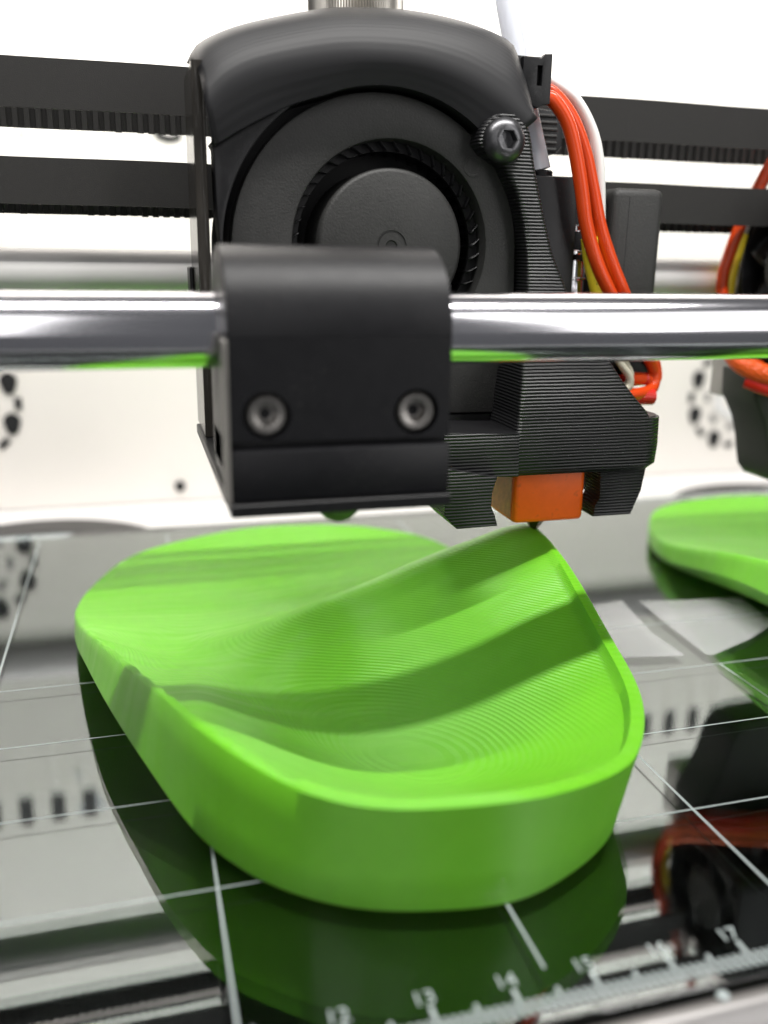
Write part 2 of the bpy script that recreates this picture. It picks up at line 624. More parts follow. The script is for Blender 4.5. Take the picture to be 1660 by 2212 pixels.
# ruler
bm = BM()
for t in range(0, 420):
    x = float(t)
    top = 1.15 if t % 10 == 0 else (0.15 if t % 5 == 0 else -0.75)
    ww = 0.26 if t % 10 == 0 else 0.24
    box(bm, x-ww, x+ww, -2.9, top, 0.006, 0.03)
o = link('ruler_scale', bm, MT['print_white'], bed)
for n_ in range(1, 42):
    bm = BM()
    text_mesh(bm, str(n_), n_*10-0.4, 1.5, 2.9, 0.02, None, 0.03)
    link('ruler_number', bm, MT['print_white'], bed)
# frosted emblem at the back of the grid
for pts in ([(196, 106), (215.7, 108.7), (212, 88.7), (212.4, 76.4), (199, 78.5)],
            [(219.7, 107), (246, 103.2), (243, 87), (231.7, 80.6), (218.6, 75.2), (217.1, 75.6), (217.8, 88.6)]):
    bm = BM()
    poly_holes(bm, pts, [], 0.004, 0.024, 'XY')
    link('emblem', bm, MT['frost'], bed)

# ================================================================== RODS AND BELTS
def rod(y, z, r, material, lab, x0=-260, x1=720):
    bm = BM()
    lathe(bm, [(r-0.6, 0), (r, 0.6), (r, x1-x0-0.6), (r-0.6, x1-x0)], (x0, y, z), (1, 0, 0), 96)
    return tag(link('smooth_rod', bm, material, base=((x0+x1)/2, y, z)), lab, 'rod')


RY, RZ, RR = 46.46, 71.42, 5.0
rod(RY, RZ, RR, MT['rodm'], 'polished steel rod running through the black clamp')
rod(116, 77.2, 4.7, MT['rear_rodm'], 'satin steel rod behind the print head, below the belts')


def belt(z0, z1, lab, sag):
    yf, yb = 101.6, 112.0
    t = thing('drive_belt', lab, 'belt', (160, 106, z0))
    for nm, y, dz in (('front_run', yf, 0.0), ('back_run', yb, -sag)):
        bm = BM()
        n_ = 120
        xs = np.linspace(-240, 700, n_)
        rows = []
        for (yy, zz) in ((y, z0), (y+1.0, z0), (y+1.0, z1), (y, z1)):
            rows.append([(x, yy, zz+dz+0.15*math.sin(x*0.021)+0.08*math.sin(x*0.13)) for x in xs])
        rows.append(rows[0])
        V = [[bm.verts.new(p) for p in row] for row in rows[:4]]
        V.append(V[0])
        for a_, b_ in zip(V, V[1:]):
            for i in range(n_-1):
                bm.faces.new((a_[i], a_[i+1], b_[i+1], b_[i]))
        bm.faces.new([V[q][0] for q in range(4)])
        bm.faces.new([V[q][-1] for q in range(4)])
        link(nm, bm, MT['belt'], t)
    first = None
    xs = [58+2.0*i for i in range(31)]+[180+2.0*i for i in range(46)]
    for y, sg in ((yb, -1), (yf+1.0, 1)):
        if sg == 1:
            continue
        for x in xs:
            if first is None:
                bm = BM()
                poly_holes(bm, [(x-0.62, y), (x-0.45, y-0.75), (x+0.45, y-0.75), (x+0.62, y)], [], z0-sag-0.12, z1-sag-0.3, 'XY')
                first = link('tooth', bm, MT['belt'], t)
                fx = x
            else:
                o = first.copy()
                C.objects.link(o)
                o.location = first.location+Vector(((x-fx)*S, 0, (0.15*math.sin(x*0.021)+random.uniform(-.08, .08))*S))
    return t


belt(105.0, 113.0, 'upper black toothed belt passing behind the print head', 2.0)
belt(89.2, 97.0, 'lower black toothed belt passing behind the print head', 1.2)

# ================================================================== GREEN INSOLE
CTRL = [  # base x, y / rim x, y, z / height of the lower edge (the sole curves up at the sides)
    (130, 16.4, 129.6, 15.6, 16.0, 0), (144.6, 13.9, 144, 13.2, 16.3, 0), (152.6, 16, 152.8, 14.8, 15.5, 0), (161.1, 20.3, 162.3, 18.8, 14.3, 0),
    (166.4, 24.5, 169.2, 24.5, 13.2, 0.6), (171.5, 33, 175.6, 34, 14.6, 2.5), (174.5, 42, 178.0, 42, 16.2, 5), (176, 50, 179.0, 50, 18.0, 6.5), (176.4, 58, 179.0, 58, 21.8, 8),
    (176.4, 66, 178.7, 66, 25.8, 9), (176.4, 73, 178.3, 73, 28.3, 9), (176.4, 80, 177.7, 80.3, 30.2, 9), (177.4, 87, 178.4, 88, 28.6, 8), (178, 95, 179, 95, 24, 6), (180, 110, 180.6, 110, 15, 3),
    (182, 127, 182.3, 127, 8, 1), (183, 144, 183.2, 144, 5, 0),
    (178.4, 161, 178.4, 161, 4, 0), (162.5, 174, 162.5, 174, 4, 0), (145, 178.5, 145, 178.5, 4, 0), (126.8, 177, 126.8, 177, 4, 0), (100.5, 161, 100.5, 161, 4.3, 0),
    (89.5, 137, 89.5, 137, 4.6, 0), (86.4, 118, 86.6, 118, 6.0, 1.2), (86.9, 108.7, 87.3, 108.7, 7.7, 2.5), (88.1, 98, 88.8, 98, 10.2, 4.8), (89.7, 87.8, 90.5, 87.8, 13.0, 7.0),
    (91.9, 75.6, 93.5, 75.6, 15.5, 8.8), (94.1, 66.0, 96.4, 66.0, 16.7, 9.2), (96.0, 59.4, 98.6, 59.4, 17.4, 8.8), (98.7, 52.6, 100.8, 52.6, 18.3, 7.2),
    (101.2, 47.2, 102.9, 47.2, 19.0, 5.4), (104.5, 40.1, 105.8, 40.1, 18.7, 3.2), (107.6, 34.2, 108.5, 34.2, 18.6, 1.4), (112.0, 28.8, 112.5, 28.8, 17.7, 0.4),
    (116.4, 24.4, 116.7, 24.0, 16.5, 0), (122.8, 19.5, 122.6, 18.8, 16.3, 0)]
# heights of the heel cup, of the ridge, and of the forefoot behind it
CUP = [(140, 40, 5), (150, 36, 5.5), (130, 44, 5.5), (140, 52, 5.0), (156, 48, 7), (122, 52, 8.2), (140, 27, 7.0), (155, 29, 8),
       (164, 42, 10.5), (168, 58, 17.5), (160, 60, 13), (150, 60, 9.5), (138, 62, 7.5), (125, 62, 7.8), (112, 62, 11),
       (167, 70, 22), (147, 70, 13.2), (128, 70, 9.2), (112, 72, 9.6)]
RIDGE = [(174, 81, 29.5), (168, 81, 28.0), (162, 81, 26.2), (152, 81, 22.8), (143, 81, 19.5), (134, 81, 16.4), (125, 82, 13.3), (117, 83, 10.6), (110, 84, 9.2), (103, 86, 9.0)]
FORE = [(173, 86, 28.8), (162, 86, 25.5), (152, 86, 22.1), (143, 86, 18.9), (134, 86, 15.8), (125, 87, 12.7), (165, 93, 21.5), (145, 93, 15.0), (127, 92, 10.2), (165, 102, 16.5), (145, 102, 11.2), (125, 100, 8), (105, 100, 7.5), (165, 120, 8.5), (145, 120, 6.6), (125, 120, 5.2), (103, 120, 5.4),
        (168, 140, 5), (145, 140, 4.5), (125, 140, 4.3), (105, 140, 4.5), (160, 158, 4), (145, 160, 4), (125, 160, 4), (108, 152, 4.3)]


def build_insole():
    crv = np.array(catmull(CTRL, 40, True))
    seg = np.linalg.norm(np.roll(crv[:, 2:4], -1, 0)-crv[:, 2:4], axis=1)
    s = np.concatenate([[0], np.cumsum(seg)])
    N = 460
    u = np.arange(N)*s[-1]/N
    ext = np.vstack([crv, crv[:1]])
    R = np.stack([np.interp(u, s, ext[:, j]) for j in range(6)], 1)
    ker = np.exp(-0.5*(np.arange(-16, 17)/4.2)**2)
    ker /= ker.sum()
    R = np.stack([np.convolve(np.concatenate([R[-16:, j], R[:, j], R[:16, j]]), ker, 'valid') for j in range(6)], 1)
    R = np.roll(R, -int(np.argmin(R[:, 3])), 0)
    rim = R[:, 2:5]
    tan = np.roll(rim[:, :2], -1, 0)-np.roll(rim[:, :2], 1, 0)
    tan /= np.linalg.norm(tan, axis=1)[:, None]
    nin = np.stack([-tan[:, 1], tan[:, 0]], 1)
    cen = rim[:, :2].mean(0)
    if ((cen-rim[:, :2])*nin).sum() < 0:
        nin = -nin
    # how much of a lip the rim carries: strong round the heel and the right side, none on the forefoot
    lip = np.clip((rim[:, 2]-9)/4, 0, 1)*np.where(rim[:, 0] > 118, 1.0, 0.25)*np.clip((84-rim[:, 1])/24, 0, 1)
    lw_ = 0.9+1.2*lip
    # two thin plate surfaces, the cup and the forefoot; the ridge is where they meet
    sub = slice(None, None, 8)
    foot = np.column_stack([(rim[:, :2]+nin*(lw_+1.6)[:, None])[sub], (rim[:, 2]-0.25-2.2*lip)[sub]])

    def phi(r2_):
        return np.where(r2_ > 1e-9, 0.5*r2_*np.log(np.maximum(r2_, 1e-9)), 0)

    def plate(ctl, lam):
        P = ctl[:, :2]
        n = len(P)
        K = phi(((P[:, None]-P[None])**2).sum(-1))+np.diag(lam)
        Q = np.column_stack([np.ones(n), P])
        A = np.block([[K, Q], [Q.T, np.zeros((3, 3))]])
        wgt = np.linalg.solve(A, np.concatenate([ctl[:, 2], np.zeros(3)]))
        return lambda xy: phi(((xy[:, None]-P[None])**2).sum(-1)) @ wgt[:n]+wgt[n]+xy @ wgt[n+1:]
    RG = np.array(RIDGE, float)
    k1 = np.clip((RG[:, 2]-7.5)/22, 0.0, 1)
    near = np.vstack([np.array(CUP, float), RG, RG+np.column_stack([0*k1, 0*k1+14, 13*k1+1.2]), foot[foot[:, 1] < 82]])
    far = np.vstack([np.array(FORE, float), RG, RG+np.column_stack([0*k1, 0*k1-12, 1.5*k1+0.6]), foot[foot[:, 1] > 80]])
    nr, nf = len(RG), len(foot)
    fn = plate(near, np.concatenate([np.full(len(CUP), 150.0), np.full(nr, 6.0), np.full(nr, 120.0), np.full(len(near)-len(CUP)-2*nr, 4.0)]))
    ff = plate(far, np.concatenate([np.full(len(FORE), 60.0), np.full(nr, 6.0), np.full(nr, 120.0), np.full(len(far)-len(FORE)-2*nr, 4.0)]))

    def tps(xy):
        a_, b_ = fn(xy), ff(xy)
        kk = 0.45
        m_ = np.minimum(a_, b_)
        return m_-kk*np.log(np.exp(-(a_-m_)/kk)+np.exp(-(b_-m_)/kk))+0.2
    rows = []
    zb = np.maximum(R[:, 5], 0)
    base = np.column_stack([R[:, 0], R[:, 1], zb])
    dep = 0.5+zb*1.7
    rows.append(np.column_stack([R[:, 0]+nin[:, 0]*dep, R[:, 1]+nin[:, 1]*dep, np.zeros(N)]))
    rows.append(np.column_stack([R[:, 0]+nin[:, 0]*dep*0.45, R[:, 1]+nin[:, 1]*dep*0.45, zb*0.38]))
    rows.append(base+np.array([0, 0, 0.5]))
    for t in (0.33, 0.66):
        rows.append((base+np.array([0, 0, 0.5]))*(1-t)+rim*t)
    edge = rim.copy()
    edge[:, 2] -= 0.35
    rows.append(edge)
    e2 = rim.copy()
    e2[:, :2] += nin*0.4
    rows.append(e2)
    rng = np.random.default_rng(3)
    rough = rng.normal(0, 1, N)
    rough = (rough+np.roll(rough, 1)+np.roll(rough, -1))/3
    left = ((rim[:, 0] < 118) & (rim[:, 1] < 90) & (rim[:, 1] > 30)).astype(float)
    e3 = rim.copy()
    e3[:, :2] += nin*lw_[:, None]
    e3[:, 2] += rough*0.25*left-0.05
    rows.append(e3)
    start = rim[:, :2]+nin*(lw_+0.8)[:, None]
    start_z = tps(start)+rough*0.2*left
    rows.append(np.column_stack([start, start_z]))
    bm = BM()
    V = [[bm.verts.new(tuple(p)) for p in row] for row in rows]
    for a_, b_ in zip(V, V[1:]):
        for i in range(N):
            j = (i+1) % N
            bm.faces.new((a_[i], a_[j], b_[j], b_[i]))
    bm.faces.new(V[0][::-1])
    # the inside: straight lanes from the left rim to the right rim, heel to toe
    ring = V[-1]
    H = N//2
    NL = 90
    lanes = []
    for k_ in range(1, H):
        a_, b_ = start[k_], start[N-k_]
        t = np.linspace(0, 1, NL)[:, None]
        xy = a_*(1-t)+b_*t
        z = tps(xy)
        lane = [ring[k_]]
        for q in range(1, NL-1):
            lane.append(bm.verts.new((xy[q, 0], xy[q, 1], max(z[q], 1.2))))
        lane.append(ring[N-k_])
        lanes.append(lane)
    for a_, b_ in zip(lanes, lanes[1:]):
        for q in range(NL-1):
            bm.faces.new((a_[q], a_[q+1], b_[q+1], b_[q]))
    bm.faces.new([ring[0]]+lanes[0])
    bm.faces.new([ring[H]]+lanes[-1][::-1])
    return bm


ins = link('insole', build_insole(), MT['green'], base=(137, 95, 0.0), sharp=50)
ins.location.z += 0.06*S
tag(ins, 'bright green printed shoe insole under the nozzle, its heel cup towards the ruler', 'insole', 'green insoles on the bed')
ins2 = ins.copy()
C.objects.link(ins2)
ins2.location = ins.location+Vector((147.5, 3.5, 0))*S
ins2.rotation_euler.z = math.radians(-14)
tag(ins2, 'second green insole, farther along the rod past the rosette of dark vent holes', 'insole', 'green insoles on the bed')

# ================================================================== PRINT HEAD
head = thing('print_carriage', 'black print head with round blower fan, rod clamp and orange nozzle block', 'print head', (143, 75, 29))

# --- clamp on the front rod
CR = 11.0
prof = [(62, 50.3), (36.6, 50.3), (36.6, 71.4)]
prof = [(60, 52), (60, 76)]
prof += circ(RY, RZ, CR, 30, math.radians(25), PI, True)
prof += [(RY-CR+1.8, RZ-0.01), (RY-CR+1.8, 52)]
bm = BM()
poly_holes(bm, prof, [circ(RY, RZ, 5.25, 40)], 113.2, 142.2, 'YZ', 0.5)
clamp = link('rod_clamp', bm, MT['clampm'], head)
YF = RY-CR
bm = BM()
h1, h2 = (117.9, 61.6), (137.6, 61.5)
poly_holes(bm, [(113.2, 58.4), (142.2, 58.1), (142.2, RZ-0.02), (113.2, RZ-0.02)], [circ(*h1, 3.05, 32), circ(*h2, 3.05, 32)], YF+0.02, YF+1.9, 'XZ')
link('clamp_face', bm, MT['clampm'], clamp)
bm = BM()
box(bm, 113.2, 142.2, YF-0.9, 58, 50.6, 57.3, 0.35)
link('clamp_foot', bm, MT['clampm'], head)
bm = BM()
box(bm, 112.6, 113.15, YF-0.8, YF+4.4, 50.55, 71, 0.1, 1)
link('clamp_side', bm, MT['sawn'], head)
for hx, hz in (h1, h2):
    bm = BM()
    lathe(bm, [(2.55, 0), (2.55, 1.5), (2.3, 1.75), (1.45, 1.75), (1.35, 1.7), (1.3, 0.2), (0.3, 0.1)], (hx, YF+1.95, hz), (0, -1, 0), 48, hexloop=(5,))
    link('cap_screw', bm, MT['boltlight'], head)
bm = BM()
box(bm, 112.9, 142.4, YF-1.5, 94, 48.8, 50.5, 0.15, 1)
plate = link('bottom_plate', bm, MT['black'], head)
bm = BM()
lathe(bm, [(3.3, 0), (3.2, -0.8), (2.7, -2.0), (1.8, -2.9), (0.8, -3.3), (0.1, -3.35)], (128.4, 41.5, 48.8), (0, 0, 1), 40)
link('dome_nut', bm, MT['boltm'], plate)
for x in (117.8, 136.9):
    bm = BM()
    lathe(bm, [(2.6, 0), (2.5, -0.35), (1.9, -0.6), (0.1, -0.65)], (x, 38.5, 48.8), (0, 0, 1), 32)
    link('rivet', bm, MT['boltm'], plate)

# --- side frame and back plate
bm = BM()
box(bm, 113.4, 115.4, 79.5, 97, 50.6, 110.3, 0.12, 1)
link('side_panel', bm, MT['edge'], head)
bm = BM()
box(bm, 112.7, 113.35, 92, 99, 73, 79, 0.2, 1)
link('side_tab', bm, MT['black'], head)
bm = BM()
box(bm, 121, 172, 95.2, 100.5, 52, 116, 0.5)
link('back_plate', bm, MT['black'], head)
bm = BM()
box(bm, 120, 141, 59.8, 80.2, 53, 68, 0.5)
link('bridge_block', bm, MT['black'], head)

# --- hood round the blower
FX, FZ, FR = 144.35, 82.0, 25.5
NU = 48


def arc_row(pts, y):
    pp_ = catmull([(p[0], p[1]) for p in pts], 12)
    d = np.concatenate([[0], np.cumsum(np.linalg.norm(np.diff(np.array(pp_), axis=0), axis=1))])
    u = np.linspace(0, d[-1], NU)
    arr = np.array(pp_)
    return np.column_stack([np.interp(u, d, arr[:, 0]), np.full(NU, y) if np.isscalar(y) else np.interp(np.linspace(0, 1, NU), np.linspace(0, 1, len(y)), y), np.interp(u, d, arr[:, 1])])


rowA = arc_row([(114.0, 111.6), (116.0, 114.6), (122.5, 117.6), (135.4, 121.0), (144, 122.0), (152.4, 122.2), (161, 121.3), (168, 119.6), (171.2, 117.6), (173.2, 112.0), (174.6, 106.4)], 91.0)
rowB = arc_row([(114.2, 110.4), (116.0, 112.8), (122.2, 115.8), (134.5, 118.9), (143, 119.8), (151, 119.9), (159.3, 119.0), (166.2, 117.2), (168.6, 115.6), (170.6, 110.5), (172.0, 105.2)], 82.5)
rowC = arc_row([(114.9, 107.5), (118, 110.6), (123.6, 113.2), (134.6, 116.0), (143, 116.8), (151, 116.8), (158.8, 115.6), (165.2, 113.2), (168.0, 111.2), (170.0, 107.6), (171.0, 104.6)], 78.6)
rowD = arc_row([(115.2, 103.2), (119, 106.6), (124.6, 109.2), (134.6, 111.6), (143.4, 112.4), (151.4, 112.0), (158.6, 110.2), (164.4, 107.4), (167, 105.8), (169, 104.4), (170.2, 103.6)], 76.4)
EDGE = [(116.2, 97.9), (120.4, 100.5), (126, 103.4), (130, 105.1)]
EDGE += [(FX+26.5*math.cos(q), FZ+26.4*math.sin(q)) for q in (math.radians(a_) for a_ in np.linspace(112, 41, 11))]
rowE = arc_row(EDGE, 77.6)
rowF = rowE.copy()
rowF[:, 1] = 84
inter = []
ctrlrows = [rowA, rowB, rowC, rowD, rowE]
for i in range(NU):
    inter.append(catmull([rr_[i] for rr_ in ctrlrows], 7))
rows = [[inter[i][j] for i in range(NU)] for j in range(len(inter[0]))]
bm = BM()
V = loft(bm, rows)
Vl = [bm.verts.new(tuple(p)) for p in rowF]
for i in range(NU-1):
    bm.faces.new((V[-1][i], V[-1][i+1], Vl[i+1], Vl[i]))
hood = link('fan_hood', bm, MT['hood'], head, sharp=60)
sm = hood.modifiers.new('thickness', 'SOLIDIFY')
sm.thickness = 0.9*S
sm.offset = 0
# flat cheek to the left of the fan, and the floor of the recess
cheek = [(130.4, 104.9), (126, 103.2), (120.4, 100.3), (116.4, 97.6), (116.5, 90), (117.0, 78), (117.4, 60), (124, 57)]
cheek += [(FX+27.0*math.cos(math.radians(q)), FZ+26.9*math.sin(math.radians(q))) for q in np.linspace(218, 122, 30)]
bm = BM()
poly_holes(bm, cheek, [], 78.2, 84, 'XZ', 0.3)
link('cheek_plate', bm, MT['black'], head)
bm = BM()
poly_holes(bm, circ(FX, FZ, 28.2, 80), [circ(FX, FZ, 25.4, 80)], 84.2, 86, 'XZ')
link('recess_ring', bm, MT['deep'], head)

# --- blower fan
arc = circ(FX, FZ, FR, 80, math.radians(0), math.radians(250), True)
outer = arc+[(150, 56), (150, 53.4), (171.2, 53.2), (170.4, 68)]
HX, HZ = 146.55, 82.9
OR = 17.4
bm = BM()
poly_holes(bm, outer, [circ(HX, HZ, OR, 72)], 80, 94.5, 'XZ', 0.55)
fan = link('blower_fan', bm, MT['fan'], head, sharp=40)
bm = BM()
poly_holes(bm, circ(HX, HZ, OR+4, 60), [], 93.2, 94.3, 'XZ')
link('impeller_floor', bm, MT['deep'], fan)
bm = BM()
lathe(bm, [(13.0, 0), (13.0, 12.2), (12.7, 12.75), (12.2, 13.0), (2.75, 13.0), (2.7, 12.8), (2.35, 12.8), (2.3, 13.05), (1.1, 13.05), (0.9, 12.75), (0.1, 12.75)], (HX, 93.2, HZ+0.0), (0, -1, 0), 96)
link('impeller_hub', bm, MT['fan'], fan)
bm = BM()
lathe(bm, [(1.75, 0), (1.75, 0.12), (1.45, 0.14), (1.4, 0.04), (0.6, 0.04), (0.4, 0.10)], (161.0, 80.0, 96.6), (0, -1, 0), 32)
link('moulded_mark', bm, MT['fan'], fan)
bm = BM()
poly_holes(bm, circ(HX, HZ, 21.2, 72), [circ(HX, HZ, 15.9, 72)], 84.4, 85.4, 'XZ')
link('impeller_ring', bm, MT['deep'], fan)
blade0 = None
for i in range(44):
    a = 2*PI*i/44
    if blade0 is None:
        bm = BM()
        c_ = Vector((HX, 0, HZ))
        pts = []
        for rr_, aa in ((15.9, 0.02), (16.5, 0.045), (17.3, 0.085), (18.4, 0.16)):
            pts.append((rr_*math.cos(aa), rr_*math.sin(aa)))
        th = 0.13
        outl = [(p[0]-th*0.2, p[1]+th) for p in pts]+[(p[0]+th*0.2, p[1]-th) for p in pts[::-1]]
        poly_holes(bm, outl, [], 82.9, 92.5, 'XZ')
        bpx = Vector(fan['_base'])
        finish(bm)
        for v in bm.verts:
            v.co = Vector((v.co.x, v.co.y-bpx.y, v.co.z))*S
        me = bpy.data.meshes.new('blade')
        bm.to_mesh(me)
        bm.free()
        me.materials.append(MT['black'])
        blade0 = me
    o = bpy.data.objects.new('blade', blade0)
    C.objects.link(o)
    o.parent = fan
    o.location = (c_-Vector((bpx.x, 0, bpx.z)))*S
    o.rotation_euler = (0, -a, 0)
bm = BM()
box(bm, 150, 171.0, 70, 80.5, 49.2, 51.0, 0.2)
link('outlet_lip', bm, MT['black'], head)
bm = BM()
box(bm, 146, 171.0, 80.6, 94, 45, 53.0, 0.2)
link('outlet_box', bm, MT['deep'], head)

# --- ribbed printed arm and duct
SL = [  # z, x left, x right, y front
    (104.6, 163.2, 167.6, 76.0), (103.6, 161.6, 169.0, 76), (102, 160.6, 169.9, 76), (100, 160.2, 170.4, 76), (98.4, 161.6, 170.7, 76), (96.6, 165.0, 171.1, 76), (92, 167.6, 172.4, 76),
    (87.3, 169.3, 173.8, 76), (82, 170.3, 175.6, 76), (75.9, 170.6, 178.6, 75.6), (70, 168.6, 181.6, 73.6), (66, 168.0, 183.6, 71), (63.4, 167.6, 185.2, 69.4), (60, 167.3, 187.6, 68.6),
    (57, 167.0, 190.2, 68.2), (54.6, 166.9, 192.6, 68), (53.4, 166.8, 193.4, 68), (53.3, 166.7, 196.8, 68), (48, 166.5, 197.0, 68), (44.6, 166.4, 196.8, 68.1), (43.6, 166.9, 195.6, 68.6)]
bm = BM()
rows = []
for z, xl, xr, yf in SL:
    n_ = 5
    c1 = [(xl+1.0-1.0*math.cos(q), yf+1.0-1.0*math.sin(q)) for q in np.linspace(0, PI/2, n_)]
    rc = 1.0 if z > 53.35 else 4.2
    c2 = [(xr-rc+rc*math.sin(q), yf+rc-rc*math.cos(q)) for q in np.linspace(0, PI/2, 9)]
    yb = yf+6.5 if z > 60 else yf+16
    rows.append([(a_, b_, z) for a_, b_ in c1+c2]+[(xr, yb, z), (xl, yb, z)])
loft(bm, rows, True, True)
duct = link('fan_duct', bm, MT['ribbed'], head, sharp=60)
bm = BM()
poly_holes(bm, [(188, 69.0), (192.2, 68.6)]+[(192.6+3.8*math.sin(q), 72.4-3.8*math.cos(q)) for q in np.linspace(0.1, PI/2, 8)]+[(196.4, 83.6), (188, 83.6)], [], 53.32, 53.55, 'XY', 0.0)
link('duct_ledge', bm, grain(mat('brownish_print_top', (0.06, 0.052, 0.05), 0.6), 900, 0.4), duct)  # ledge top is a lighter brown than the rest of the duct
# left block and its leg
bm = BM()
poly_holes(bm, [(152.8, 52.2), (167, 51.6), (167.2, 43.7), (161, 44.0), (153, 45.8)], [], 67.2, 82, 'XZ', 0.3)
link('duct_block', bm, MT['ribbed'], duct)
bm = BM()
poly_holes(bm, [(153.0, 46.2), (162.6, 44.2), (161.8, 41.5), (161.7, 38.9), (162.5, 37.2), (163.1, 35.2), (155.4, 35.1), (153.0, 37.6)], [], 66, 79, 'XZ', 0.25)
link('air_nozzle', bm, MT['ribbed'], duct)
bm = BM()
poly_holes(bm, [(184.8, 44.2), (194.6, 44.2), (193.9, 39.1), (192.8, 36.4), (192.1, 34.5), (184.2, 34.5), (184.3, 36.6), (185.2, 38.2)], [], 70, 76, 'XZ', 0.25)
link('air_nozzle', bm, MT['ribbed'], duct)
bm = BM()
poly_holes(bm, [(184.6, 44.2), (190.5, 44.2), (190.2, 36.5), (187.6, 34.2), (185.2, 34.2)], [], 84, 90, 'XZ', 0.25)
link('air_nozzle', bm, MT['ribbed'], duct)

# button bolt on the arm
bm = BM()
lathe(bm, [(3.75, 0.0), (3.75, 0.5), (3.55, 1.0), (3.05, 1.6), (2.3, 2.05), (1.75, 2.2), (1.62, 2.15), (1.55, 0.6), (0.2, 0.4)], (164.75, 75.9, 100.4), (0, -1, 0), 60, hexloop=(6, 7))
link('button_bolt', bm, MT['boltm'], head, sharp=28)

# --- hot end
bm = BM()
box(bm, 168.7, 183.1, 72.0, 89.0, 33.4, 44.5, 1.0, 3)
sock = link('silicone_sock', bm, MT['orange_sock'], head)
bm = BM()
box(bm, 168.55, 168.68, 73.2, 88.2, 34.4, 44.0, 0.0)
link('sock_side', bm, MT['sock_side'], sock)
bm = BM()
lathe(bm, [(3.2, 33.5), (3.2, 33.1), (2.7, 32.6), (2.5, 32.2), (0.55, 29.5), (0.3, 29.35)], (177.0, 80.3, 0), (0, 0, 1), 6)
link('nozzle', bm, MT['brass'], head, sharp=20)
bm = BM()
box(bm, 174.2, 183.9, 84.5, 104, 58, 96.0, 0.6)
link('heat_sink_cover', bm, MT['black'], head)
bm = BM()
lathe(bm, [(2.25, 0), (2.25, 0.9), (2.0, 1.15), (1.9, 1.15)], (177.6, 88.2, 96.0), (0, 0, 1), 36)
link('tube_collar', bm, MT['black'], head)
for z0, z1, rr_ in ((86.4, 87.6, 2.6), (82.2, 83.0, 3.0), (72, 81.2, 2.4), (77.4, 78.0, 3.0)):
    bm = BM()
    lathe(bm, [(rr_-0.2, z0), (rr_, z0+0.2), (rr_, z1-0.2), (rr_-0.2, z1)], (185.9, 88.5, 0), (0, 0, 1), 36)
    link('heat_sink_fin', bm, MT['steel'], head)
bm = BM()
box(bm, 184.0, 192, 91, 104, 60, 93, 0.3)
link('heat_sink_core', bm, MT['deep'], head)
# side fan, seen on its edge
bm = BM()
box(bm, 192.2, 203.2, 86, 115.5, 64.5, 94.6, 1.6, 3)
sf = link('side_fan', bm, MT['fan'], head)
bm = BM()
lathe(bm, [(1.5, 0), (1.5, 0.06), (1.2, 0.06)], (192.18, 89.6, 91.2), (-1, 0, 0), 28)
link('screw_hole', bm, MT['deep'], sf)
bm = BM()
box(bm, 195.4, 195.5, 85.97, 86.02, 66, 93)
link('mould_line', bm, MT['deep'], sf)

# --- connector, knob, knurled collar
bm = BM()
poly_holes(bm, [(170.2, 114.9), (173.6, 114.8), (174.2, 115.5), (175.6, 115.6), (175.6, 107.6), (174.4, 107.4), (173.4, 106.8), (171.6, 107.2), (171.6, 108.4), (170.2, 110)],
           [[(172.9, 113.6), (173.8, 113.6), (173.8, 110.4), (172.9, 110.4)]], 81.6, 83.0, 'XZ', 0.12)
con = link('connector', bm, MT['black'], head)
bm = BM()
box(bm, 169.5, 175.4, 83.0, 88.5, 107.8, 115.3, 0.25)
link('connector_shell', bm, MT['deep'], con)
bm = BM()
poly_holes(bm, [(178.6, 109.4), (184.2, 109.0), (185.6, 107.8), (185.9, 102.6), (184.6, 101.2), (178.6, 100.4)], [], 96.6, 102, 'XZ', 0.5)
kn = link('ribbed_knob', bm, MT['black'], head)
for i in range(6):
    z = 101.9+i*1.22
    bm = BM()
    sweep(bm, [(178.8, 96.5, z), (184.3, 96.5, z)], 0.36, 10, 0)
    link('rib', bm, MT['fan'], kn)
bm = BM()
NK = 216
prof = []
cx, cy, rr_ = 145.0, 101.0, 8.7
pts = [(cx+(rr_-(0.22 if i % 2 else 0))*math.cos(2*PI*i/NK), cy+(rr_-(0.22 if i % 2 else 0))*math.sin(2*PI*i/NK)) for i in range(NK)]
poly_holes(bm, pts, [], 116.0, 150, 'XY')
link('knurled_collar', bm, grain(mat('knurled_aluminium', (0.55, 0.52, 0.47), 0.3, 1.0), 900, 0.2), head, sharp=10)

# --- wires
def wire(pts, r, material, parent, name='wire'):
    bm = BM()
    sweep(bm, pts, r, 16, 10)
    return link(name, bm, material, parent, sharp=80)


wire([(174.8, 83.5, 108.9), (176.6, 82.6, 108.4), (179.4, 82, 104.8), (181.3, 81.7, 99.6), (182.8, 81.4, 93.6), (184.4, 81.4, 87.0), (187.2, 81.4, 80.4), (190.8, 81.6, 74.6), (196.0, 83, 68), (202, 86, 63.5), (205.3, 88, 59.6), (205.4, 87.6, 56.6), (203, 86, 55.4), (197.5, 84, 55.2), (192, 83.6, 55.4)], 1.3, MT['red_wire'], head)
wire([(174.8, 85.4, 110.4), (177.4, 84.6, 109.8), (181.2, 84.2, 106.0), (184.2, 84, 100.4), (186.2, 83.8, 94.2), (188.4, 83.6, 87), (191.6, 83.6, 80.2), (194.8, 83.8, 74.6), (199, 86, 68), (204.6, 89, 63.4), (207.2, 90.5, 60), (207.2, 90, 57.4), (204, 88, 57.8), (199, 86.5, 58.2)], 1.3, MT['red_wire'], head)
